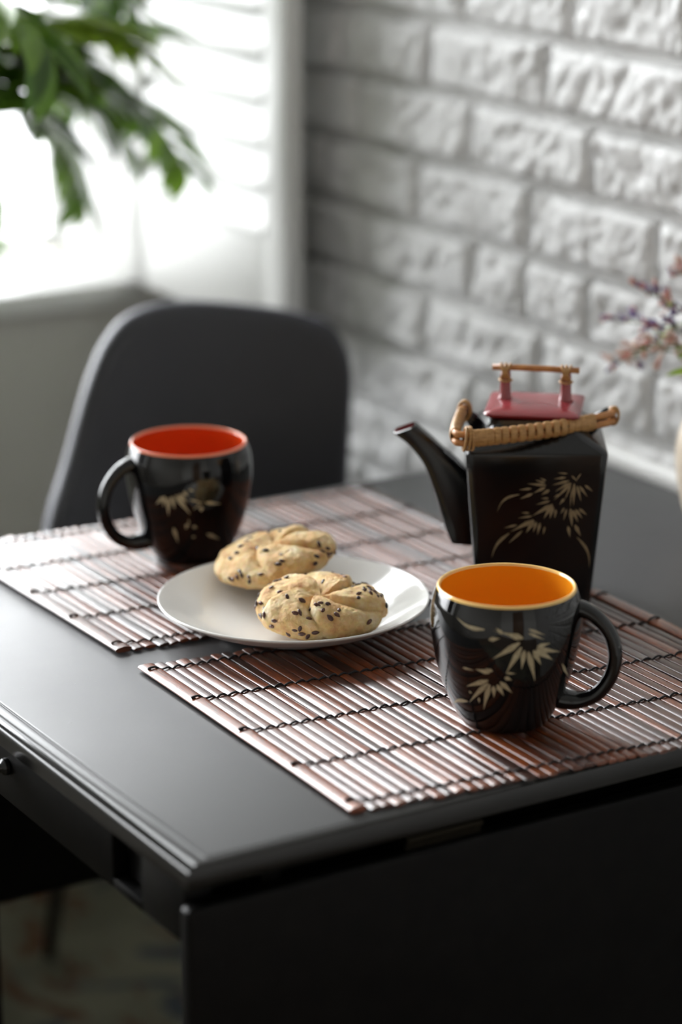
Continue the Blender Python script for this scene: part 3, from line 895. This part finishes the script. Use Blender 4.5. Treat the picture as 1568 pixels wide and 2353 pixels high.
# bail handle folded towards the front: two canes side by side, bound with split rattan
bail = empty('bail_handle', (0, 0, 0), 0, pot)
path = [(-.0535, .0030, .1535), (-.0585, -.0150, .1530), (-.0625, -.0380, .1500), (-.0640, -.0540, .1480), (-.0625, -.0640, .1470), (-.0540, -.0655, .1470), (-.0350, -.0605, .1475), (-.0050, -.0505, .1485), (.0250, -.0365, .1495), (.0450, -.0255, .1505), (.0580, -.0165, .1510), (.0620, -.0090, .1515), (.0610, .0010, .1525)]
sp = spline(path, 6)
for dz in (.0034, -.0034):
    nsp = len(sp)
    v, f = tube_data([(x, y, z + dz * min(1, .35 + i_ / 8, .35 + (nsp - 1 - i_) / 8)) for i_, (x, y, z) in enumerate(sp)], .0027, 10)
    link('cane', pydata('cane', v, f), M['cane'], bail, True)
def binding(i0, i1, turns, name='binding', rw=.0070, rt=.0042):
    """rings of split rattan around both canes between two path indices"""
    m_ = MB(); R = rnd(i0 + 7)
    for k in range(turns):
        t = i0 + (i1 - i0) * (k + .5) / turns
        i = int(t); fr_ = t - i
        p = Vector(sp[i]).lerp(Vector(sp[min(i + 1, len(sp) - 1)]), fr_)
        tg = (Vector(sp[min(i + 2, len(sp) - 1)]) - Vector(sp[max(i - 1, 0)])).normalized()
        step = (Vector(sp[i1]) - Vector(sp[i0])).length / turns
        side = tg.cross(Vector((0, 0, 1))).normalized()
        upv = side.cross(tg).normalized()
        loops = []
        lean = R.uniform(-.08, .14)
        for e, kk in ((-.5, .80), (-.42, .97), (.0, 1.02), (.42, .97), (.5, .80)):
            loops.append([tuple(p + tg * (step * e * .98 + lean * .004 * math.sin(2 * PI * q / 20)) + side * (rt * kk * math.cos(2 * PI * q / 20)) + upv * (rw * kk * math.sin(2 * PI * q / 20))) for q in range(20)])
        v, f = loft(loops, False, False)
        m_.add(v, f)
    o = m_.build(name, M['wrap'], bail); auto_smooth(o.data, .9)
    return o
binding(6, 20, 10)
binding(31, 54, 18)
def tie(i, r=.0011, turns=3, kw=1.0):
    m_ = MB()
    for k in range(turns):
        p = Vector(sp[i]); tg = (Vector(sp[min(i + 1, len(sp) - 1)]) - Vector(sp[max(i - 1, 0)])).normalized()
        side = tg.cross(Vector((0, 0, 1))).normalized(); upv = side.cross(tg).normalized()
        c = p + tg * ((k - 1) * .0024)
        pts = [c + side * (.0050 * kw * math.cos(2 * PI * q / 18)) + upv * (.0082 * kw * math.sin(2 * PI * q / 18)) + tg * .0012 * math.sin(2 * PI * q / 18 + k) for q in range(18)]
        m_.add(*tube_data(pts, r, 6, False, True))
    m_.build('tie', M['wrap'], bail, smooth=True)
tie(30, .0012, 3, 1.1)
tie(66, .0010, 3, .80)
tie(3, .0012, 3, .95)
POT_STROKES = [(0.024, 0.1165, 0.0159, 0.1171, 0.0016, 0), (0.0228, 0.1133, 0.0132, 0.1119, 0.0025, 0), (0.0255, 0.1106, 0.012, 0.1067, 0.0029, 0), (0.0262, 0.1089, 0.0147, 0.1015, 0.0029, 0), (0.0272, 0.1085, 0.0137, 0.0938, 0.0032, 0), (0.0269, 0.1068, 0.0224, 0.0943, 0.0022, 0), (0.0295, 0.1082, 0.0294, 0.0894, 0.0036, 0), (0.0318, 0.1062, 0.0354, 0.093, 0.0029, 0), (0.0337, 0.1062, 0.0402, 0.0972, 0.0028, 0), (0.0379, 0.1069, 0.0442, 0.1018, 0.0025, 0), (0.0277, 0.1027, 0.0268, 0.088, 0.0015, 0), (0.0344, 0.1166, 0.0301, 0.1096, 0.0013, 0), (0.0273, 0.1148, 0.032, 0.11, 0.0019, 0), (0.0074, 0.1104, 0.0025, 0.1128, 0.0019, 0), (0.0068, 0.1086, -0.0011, 0.1111, 0.0022, 0), (0.0076, 0.1066, -0.0075, 0.1079, 0.0031, 0), (0.0072, 0.1051, -0.0021, 0.1, 0.0032, 0), (0.0102, 0.1028, 0.0041, 0.0986, 0.0033, 0), (-0.0038, 0.1038, -0.0135, 0.1026, 0.0023, 0), (-0.0027, 0.0996, -0.0127, 0.095, 0.0029, 0), (-0.0131, 0.0988, -0.0303, 0.0833, 0.0026, -0.0044), (0.0177, 0.0991, 0.0136, 0.0966, 0.0015, 0), (0.0221, 0.0957, 0.0183, 0.0904, 0.0026, 0), (0.0097, 0.0959, 0.0039, 0.0957, 0.002, 0), (0.0107, 0.0935, -0.0002, 0.0904, 0.0025, 0), (0.0131, 0.0907, -0.0029, 0.0808, 0.0044, 0), (0.0125, 0.09, 0.0063, 0.0784, 0.0041, 0), (0.0135, 0.0893, 0.0112, 0.0785, 0.0039, 0), (0.0158, 0.0865, 0.0151, 0.0788, 0.0026, 0), (0.0223, 0.088, 0.0195, 0.0827, 0.0022, 0), (0.0243, 0.087, 0.0219, 0.0771, 0.0022, 0), (0.0272, 0.0873, 0.0289, 0.0716, 0.0039, 0), (0.0292, 0.086, 0.0334, 0.0759, 0.0036, 0), (0.0311, 0.0867, 0.0369, 0.079, 0.0032, 0), (0.034, 0.0874, 0.0403, 0.0819, 0.0029, 0), (-0.0049, 0.0834, -0.0114, 0.0836, 0.0019, 0), (-0.0029, 0.0808, -0.0139, 0.0789, 0.0022, 0), (-0.0015, 0.0776, -0.0196, 0.0673, 0.0045, 0), (-0.0012, 0.0773, -0.0071, 0.0664, 0.0048, 0), (0.0008, 0.0759, -0.0016, 0.0668, 0.0029, 0), (0.0037, 0.0752, 0.0019, 0.0647, 0.0032, 0), (0.0076, 0.0721, 0.0063, 0.0651, 0.0023, 0), (-0.0145, 0.0733, -0.0249, 0.0705, 0.0022, 0), (-0.0101, 0.0684, -0.021, 0.0574, 0.0026, 0), (-0.0202, 0.0662, -0.0338, 0.0446, 0.0033, -0.0029), (0.0257, 0.0726, 0.0276, 0.0628, 0.0033, 0), (0.0312, 0.0737, 0.036, 0.0639, 0.0038, 0), (0.0331, 0.0632, 0.0434, 0.0368, 0.0029, 0.0037)]
def pot_chart(x, z, i):
    h = .0452 + .0103 * (z - .004) / .126
    return (x, -h - .00020 - .000005 * i, z)
motif('leaf_painting', POT_STROKES, pot_chart, 'motif_pot', pot)

# ---------------------------------------------------------------- chair
ch = empty('dining_chair', (.55, .93, ZF))
tag(ch, 'charcoal padded dining chair with rounded back behind the table', 'chair')
def C_(p): return (p[0] - .55, p[1] - .93, p[2] - ZF)
outline = [(.305, -.125), (.321, -.0742), (.3653, -.0204), (.4108, .0448), (.4437, .0811), (.4831, .1013), (.5454, .1054), (.6295, .0932), (.6714, .0826), (.6947, .0710), (.7055, .0470), (.7078, .0198), (.7026, -.0257), (.6943, -.0965), (.688, -.19), (.675, -.265), (.54, -.295), (.37, -.285), (.308, -.21)]
ol = spline(outline, 6, True)
cx_, cz_ = .545, -.08
def back_y(x, z): return 1.005 + .20 * z - 1.9 * (x - cx_) ** 2
TH = .040
loops = []
for k in range(9):                                   # round the rim from back to front
    a = -PI / 2 + PI * k / 8
    ins = .020 * (1 - math.cos(a)); dy = -.020 * math.sin(a)
    lp_ = []
    for x, z in ol:
        dv = Vector((x - cx_, z - cz_)); L_ = dv.length; q = dv * ((L_ - ins) / L_)
        X, Z = cx_ + q.x, cz_ + q.y
        lp_.append(C_((X, back_y(X, Z) + dy, Z)))
    loops.append(lp_)
def inner(loop_ins, puff):
    out = []
    for x, z in ol:
        dv = Vector((x - cx_, z - cz_)); q = dv * loop_ins
        X, Z = cx_ + q.x, cz_ + q.y
        out.append(C_((X, back_y(X, Z) + puff, Z)))
    return out
front = [inner(s, -.020 - .010 * (1 - s ** 2)) for s in (.80, .65, .5, .35, .2, .08, .01)]
rear = [inner(s, .020 + .004 * (1 - s ** 2)) for s in (.01, .08, .2, .35, .5, .65, .80)]
v, f = loft(rear + loops + front)
f = [tuple(reversed(q)) for q in f]
link('backrest', pydata('backrest', v, f), M['chair'], ch, True)
rs = []
for k in range(7):
    a = -PI / 2 + PI * k / 6
    ins = .028 * (1 - math.cos(a)); z = -.312 + .028 * math.sin(a)
    rs.append([C_((.54 + x, .862 + y, z)) for x, y in rsquare(.195 - ins, .172 - ins, .09)])
v, f = loft(rs)
link('seat', pydata('seat', v, f), M['chair'], ch, True)
for tpt, bpt in (((.40, .74, -.335), (.375, .705, ZF + .0105)), ((.68, .74, -.335), (.700, .705, ZF + .0105)), ((.405, 1.01, -.335), (.486, 1.288, ZF + .0135)), ((.67, 1.00, -.335), (.69, 1.288, ZF + .0135))):
    mid = ((tpt[0] * .5 + bpt[0] * .5), tpt[1] * .5 + bpt[1] * .5, tpt[2] * .5 + bpt[2] * .5)
    m_ = MB().tube([C_(tpt), C_(mid), C_(bpt)], [.013, .011, .008], 14)
    m_.build('leg', M['chair_leg'], ch, smooth=True)
MB().box(*[q for q in (-.14, .13, -.19, .09, .395, .415)]).build('seat_frame', M['chair_leg'], ch, bevel=.003)

# ---------------------------------------------------------------- palm in a planter by the window
pp = empty('potted_palm', (.20, 1.22, ZF))
tag(pp, 'green palm with arching fronds in front of the window', 'plant')
pot_prof = [(0, 0), (.105, 0), (.115, .01), (.140, .25), (.146, .29), (.150, .30), (.146, .305), (.134, .30), (.130, .27), (0, .27)]
v, f = lathe_data([(r, z + .008) for r, z in pot_prof], 48)
o = link('planter', pydata('planter', v, f), M['pot'], pp); auto_smooth(o.data, .8)
v, f = lathe_data([(0, .272 + .008), (.131, .271 + .008)], 32)
link('soil', pydata('soil', v, f), M['soil'], pp)
def leaflet_mesh(seed):
    R = rnd(seed); n = 7; v = []; f = []
    bend = R.uniform(.10, .30)
    for i in range(n + 1):
        s = i / n
        w = .5 * (math.sin(PI * min(1, s * .96 + .04)) ** .8) * .31
        z = -bend * s * s
        v += [(s, -w, z + w * .35), (s, 0, z), (s, w, z + w * .35)]
    for i in range(n):
        k = i * 3
        f += [(k, k + 3, k + 4, k + 1), (k + 1, k + 4, k + 5, k + 2)]
    me = pydata('leaflet', v, f)
    for p in me.polygons: p.use_smooth = True
    return me
LM = [leaflet_mesh(i) for i in range(5)]
LMB = [m_.copy() for m_ in LM]
def P_(p): return Vector(p) - Vector((.20, 1.22, ZF))
def frond(pts, nl, ll, seed, key='palm', w0=.5):
    R = rnd(seed)
    sp_ = [Vector(p) for p in spline([tuple(P_(p)) for p in pts], 10)]
    n = len(sp_)
    v, f = tube_data(sp_, [.0045 * (1 - .75 * i / n) for i in range(n)], 7)
    fo = link('frond', pydata('frond', v, f), M['stem'], pp, True)
    for i in range(nl):
        t = w0 + (1 - w0) * (i + .5) / nl
        k = min(int(t * (n - 1)), n - 2)
        p = sp_[k].lerp(sp_[k + 1], t * (n - 1) - k)
        tg = (sp_[k + 1] - sp_[max(k - 1, 0)]).normalized()
        side = tg.cross(Vector((0, 0, 1))).normalized(); up = side.cross(tg)
        for s in (-1, 1):
            me = R.choice(LM if key == 'palm' else LMB)
            o = link('leaflet', me, M[key], fo)
            dr_ = (side * s * (1.0) + tg * (.75 + .6 * (t - w0)) + up * R.uniform(-.25, .15)).normalized()
            x = dr_; y = (up.cross(x)).normalized(); z = x.cross(y)
            Lg = ll * (1 - .45 * abs((t - w0) / (1 - w0) - .35)) * R.uniform(.85, 1.1)
            mt_ = Matrix((x, y, z)).transposed().to_4x4()
            mt_ = Matrix.Translation(p) @ mt_ @ Matrix.Diagonal((Lg, Lg * R.uniform(.8, 1.1), Lg, 1))
            o.matrix_local = mt_
base = (.20, 1.22, ZF + .28)
# fronds leaning over to the right, towards the shutter
FR = [
 ([(.24, 1.21, .02), (.32, 1.20, .25), (.41, 1.20, .322), (.53, 1.20, .312), (.605, 1.21, .270), (.655, 1.22, .205)], 15, .100, 'palm'),
 ([(.22, 1.22, .06), (.31, 1.22, .26), (.40, 1.22, .315), (.50, 1.23, .345), (.57, 1.24, .365), (.64, 1.25, .362)], 15, .095, 'palm'),
 ([(.25, 1.20, .00), (.33, 1.18, .22), (.40, 1.17, .298), (.45, 1.17, .285), (.485, 1.17, .245), (.505, 1.17, .190)], 14, .085, 'palm'),
 ([(.22, 1.20, .05), (.30, 1.17, .30), (.36, 1.13, .365), (.42, 1.11, .385), (.48, 1.10, .385), (.53, 1.09, .360)], 14, .105, 'bright'),
 ([(.23, 1.21, .03), (.31, 1.21, .28), (.38, 1.22, .350), (.46, 1.23, .362), (.53, 1.24, .335), (.585, 1.25, .285)], 15, .105, 'palm'),
 ([(.22, 1.24, .10), (.32, 1.26, .36), (.42, 1.28, .430), (.51, 1.30, .440), (.57, 1.31, .420), (.62, 1.32, .375)], 14, .110, 'palm'),
 ([(.24, 1.19, .02), (.32, 1.16, .24), (.385, 1.15, .310), (.44, 1.14, .322), (.49, 1.13, .300), (.53, 1.12, .255)], 14, .095, 'palm'),
 ([(.21, 1.21, .05), (.29, 1.20, .30), (.35, 1.19, .365), (.40, 1.18, .385), (.45, 1.17, .370), (.49, 1.17, .330)], 14, .110, 'bright'),
 ([(.21, 1.24, .05), (.29, 1.25, .26), (.36, 1.26, .330), (.43, 1.27, .345), (.49, 1.28, .325), (.54, 1.28, .290)], 14, .110, 'palm'),
 ([(.21, 1.20, .05), (.27, 1.18, .33), (.33, 1.16, .430), (.40, 1.15, .460), (.47, 1.14, .450), (.53, 1.13, .410)], 14, .115, 'palm'),
 ([(.20, 1.19, .05), (.23, 1.12, .33), (.28, 1.05, .42), (.33, .98, .43), (.36, .93, .38)], 12, .110, 'palm'),
 ([(.18, 1.22, .05), (.10, 1.20, .35), (.00, 1.17, .44), (-.10, 1.14, .43), (-.18, 1.11, .36)], 12, .120, 'palm'),
 ([(.19, 1.25, .10), (.16, 1.30, .42), (.12, 1.34, .55), (.06, 1.36, .60), (-.02, 1.37, .57)], 12, .120, 'palm'),
 ([(.21, 1.22, .00), (.28, 1.23, .20), (.345, 1.24, .275), (.40, 1.25, .265), (.43, 1.25, .205), (.44, 1.25, .140)], 12, .085, 'palm'),
 ([(.19, 1.20, .05), (.18, 1.12, .30), (.14, 1.03, .38), (.09, .96, .38), (.04, .90, .32)], 11, .110, 'palm'),
]
for i, (pts_, nl_, ll_, key_) in enumerate(FR):
    frond([base] + pts_, nl_, ll_, i + 1, key_, .42)
for m_ in LMB:
    if len(m_.materials) == 0: m_.materials.append(M['bright'])

# ---------------------------------------------------------------- vase of dried flowers by the wall
VX, VY = .7190, .348
vp = [(0, 0), (.026, 0), (.029, .002), (.041, .030), (.0480, .065), (.0470, .092), (.038, .118), (.030, .132), (.0285, .140), (.031, .148), (.0325, .150), (.031, .1512), (.0285, .149), (.026, .140), (.034, .115), (.042, .09), (.042, .06), (.030, .01), (0, .006)]
v, f = lathe_data(vp[:2] + spline(vp[2:-1], 4) + vp[-1:], 64)
vase = link('vase', pydata('vase', v, f), M['vase'], None, True)
vase.location = (VX, VY, 0)
tag(vase, 'rounded cream stoneware vase on the table against the brick wall', 'vase')
FL = []
for s in range(3):
    ls = [[(.0011 * r * math.cos(2 * PI * k / 6), .0011 * r * math.sin(2 * PI * k / 6), z) for k in range(6)] for r, z in ((.35, 0), (1.0, .0016), (1.05, .0028), (.7, .0042), (.15, .0052))]
    v, f = loft(ls); me = pydata('floret', v, f)
    for p in me.polygons: p.use_smooth = True
    me.materials.append(M[('purple', 'pink', 'blush')[s]]); FL.append(me)
SPRIGS = [
    ((.700, .452, .203), (.0020, -.0030), (0, 1, 1, 0), 14, 'tall dusty pink and violet flower sprig arching out of the vase'),
    ((.694, .478, .172), (.0000, .0060), (0, 0, 1), 13, 'violet tipped flower sprig below the tallest sprig'),
    ((.692, .486, .132), (-.0040, .0150), (0, 2, 2, 1), 14, 'pale blush flower sprig drooping lowest from the vase'),
    ((.722, .428, .222), (.0100, -.0120), (1, 0, 2), 14, 'upright pink flower sprig above the vase mouth'),
    ((.672, .428, .158), (-.0130, .0060), (2, 1, 2), 13, 'pale pink flower sprig with bright green leaves leaning over the table'),
    ((.742, .408, .192), (.0150, .0010), (0, 1), 13, 'violet flower sprig standing straight up over the vase'),
]
OCC = []                                             # (sprig number, point, radius) of everything placed so far
def free(k, p, r):
    return all(q[0] == k or (q[1] - p).length > q[2] + r for q in OCC)
for u in range(11):                                  # room kept for the broad leaf
    OCC.append((99, Vector((VX - .0235 - .0445 * u / 10, VY - .008 + .018 * u / 10, .157)), .009))
curves = []
for k, (tip, nk, mix, nb, label) in enumerate(SPRIGS):
    tip = Vector(tip)
    neck = Vector((VX + nk[0], VY + nk[1], .150)); b0 = Vector((VX + nk[0] * 1.15, VY + nk[1] * 1.15, .055))
    md = neck.lerp(tip, .5) + Vector((0, 0, .014))
    sp_ = [Vector(p) for p in spline([b0, neck, md, tip], 10)]
    curves.append((b0, sp_))
    for p, q in zip(sp_[:-1], sp_[1:]):
        OCC.append((k, p, .0022)); OCC.append((k, p.lerp(q, .5), .0022))
for k, (tip, nk, mix, nb, label) in enumerate(SPRIGS):
    b0, sp_ = curves[k]; R = rnd(k + 1); n = len(sp_)
    root = empty('flower_sprig', b0)
    tag(root, label, 'flower', 'dried flower sprigs in the cream vase')
    m_ = MB(); m_.tube([p - b0 for p in sp_], [.0014 * (1 - .6 * i / n) for i in range(n)], 6)
    tips = []
    for b_i in range(nb):
        t = .52 + .47 * b_i / max(nb - 1, 1)
        i = min(int(t * (n - 1)), n - 2); p = sp_[i]
        tg = (sp_[i + 1] - p).normalized()
        for trial in range(24):
            d = (tg * .9 + Vector((R.uniform(-1, 1), R.uniform(-1, 1), R.uniform(-.5, .9))) * .8).normalized()
            ln = R.uniform(.009, .021) * (1 - trial / 40)
            e = p + d * ln
            if all(free(k, p.lerp(e, u), .0034) for u in (.3, .5, .7, .85, 1.0)): break
        else:
            continue
        m_.tube([p - b0, p.lerp(e, .5) - b0 + Vector((0, 0, .0006)), e - b0], [.0007, .0006, .0004], 5)
        for u in (.3, .5, .7, .85, 1.0): OCC.append((k, p.lerp(e, u), .0010))
        tips.append((p, e, d))
    m_.build('stem', M['stem'], root, smooth=True)
    for p, e, d in tips:
        for q in range(7):
            s_ = .40 + .60 * q / 6
            pos = p.lerp(e, s_)
            for trial in range(10):
                dd = (d + Vector((R.uniform(-1, 1), R.uniform(-1, 1), R.uniform(-1, 1))) * .75).normalized()
                k_ = R.uniform(1.1, 1.7) * (1 - trial / 25)
                cc = pos + dd * .0026 * k_
                if free(k, cc, .0029 * k_): break
            else:
                continue
            OCC.append((k, cc, .0029 * k_))
            o = link('floret', FL[R.choice(mix)], None, root)
            o.rotation_mode = 'QUATERNION'; o.rotation_quaternion = dd.to_track_quat('Z', 'Y'); o.location = pos - b0
            o.scale = (k_, k_, k_)
    for q in range(4):
        i = int(n * (.47 + .11 * q)); p = sp_[i]
        for trial in range(40):
            d = Vector((R.uniform(-1, 1), R.uniform(-1, 1), R.uniform(-.2, .8))).normalized()
            Lf = .022 * (1 - trial / 70)
            if p.x + d.x * Lf < WX - .026 and all(free(k, p + d * Lf * u - Vector((0, 0, .2 * Lf * u * u)), .0036) for u in (.2, .35, .5, .65, .8, 1.0)): break
        else:
            continue
        for u in (.2, .35, .5, .65, .8, 1.0): OCC.append((k, p + d * Lf * u - Vector((0, 0, .2 * Lf * u * u)), .0034))
        o = link('leaf', LMB[q % 5], M['bright'], root)
        y = Vector((0, 0, 1)).cross(d).normalized(); z = d.cross(y)
        o.matrix_local = Matrix.Translation(p - b0) @ Matrix((d, y, z)).transposed().to_4x4() @ Matrix.Diagonal((Lf, Lf, Lf, 1))
# broad leaf on its own stalk, bending over the vase rim
LB = Vector((VX - .0235, VY - .008, .1545))
lst = empty('leaf_stalk', (VX - .017, VY - .006, .06))
tag(lst, 'single broad yellow green leaf hanging over the vase rim', 'leaf')
v, f = tube_data([Vector(p) - lst.location for p in spline([(VX - .017, VY - .006, .06), (VX - .019, VY - .007, .13), tuple(LB)], 6)], .0011, 7)
link('stalk', pydata('stalk', v, f), M['stem'], lst, True)
bl = link('leaf_blade', LMB[1], None, lst)
bl.matrix_local = Matrix.Translation(LB - lst.location) @ Matrix.Rotation(math.radians(158), 4, 'Z') @ Matrix.Rotation(math.radians(-6), 4, 'Y') @ Matrix.Diagonal((.048, .080, .048, 1))
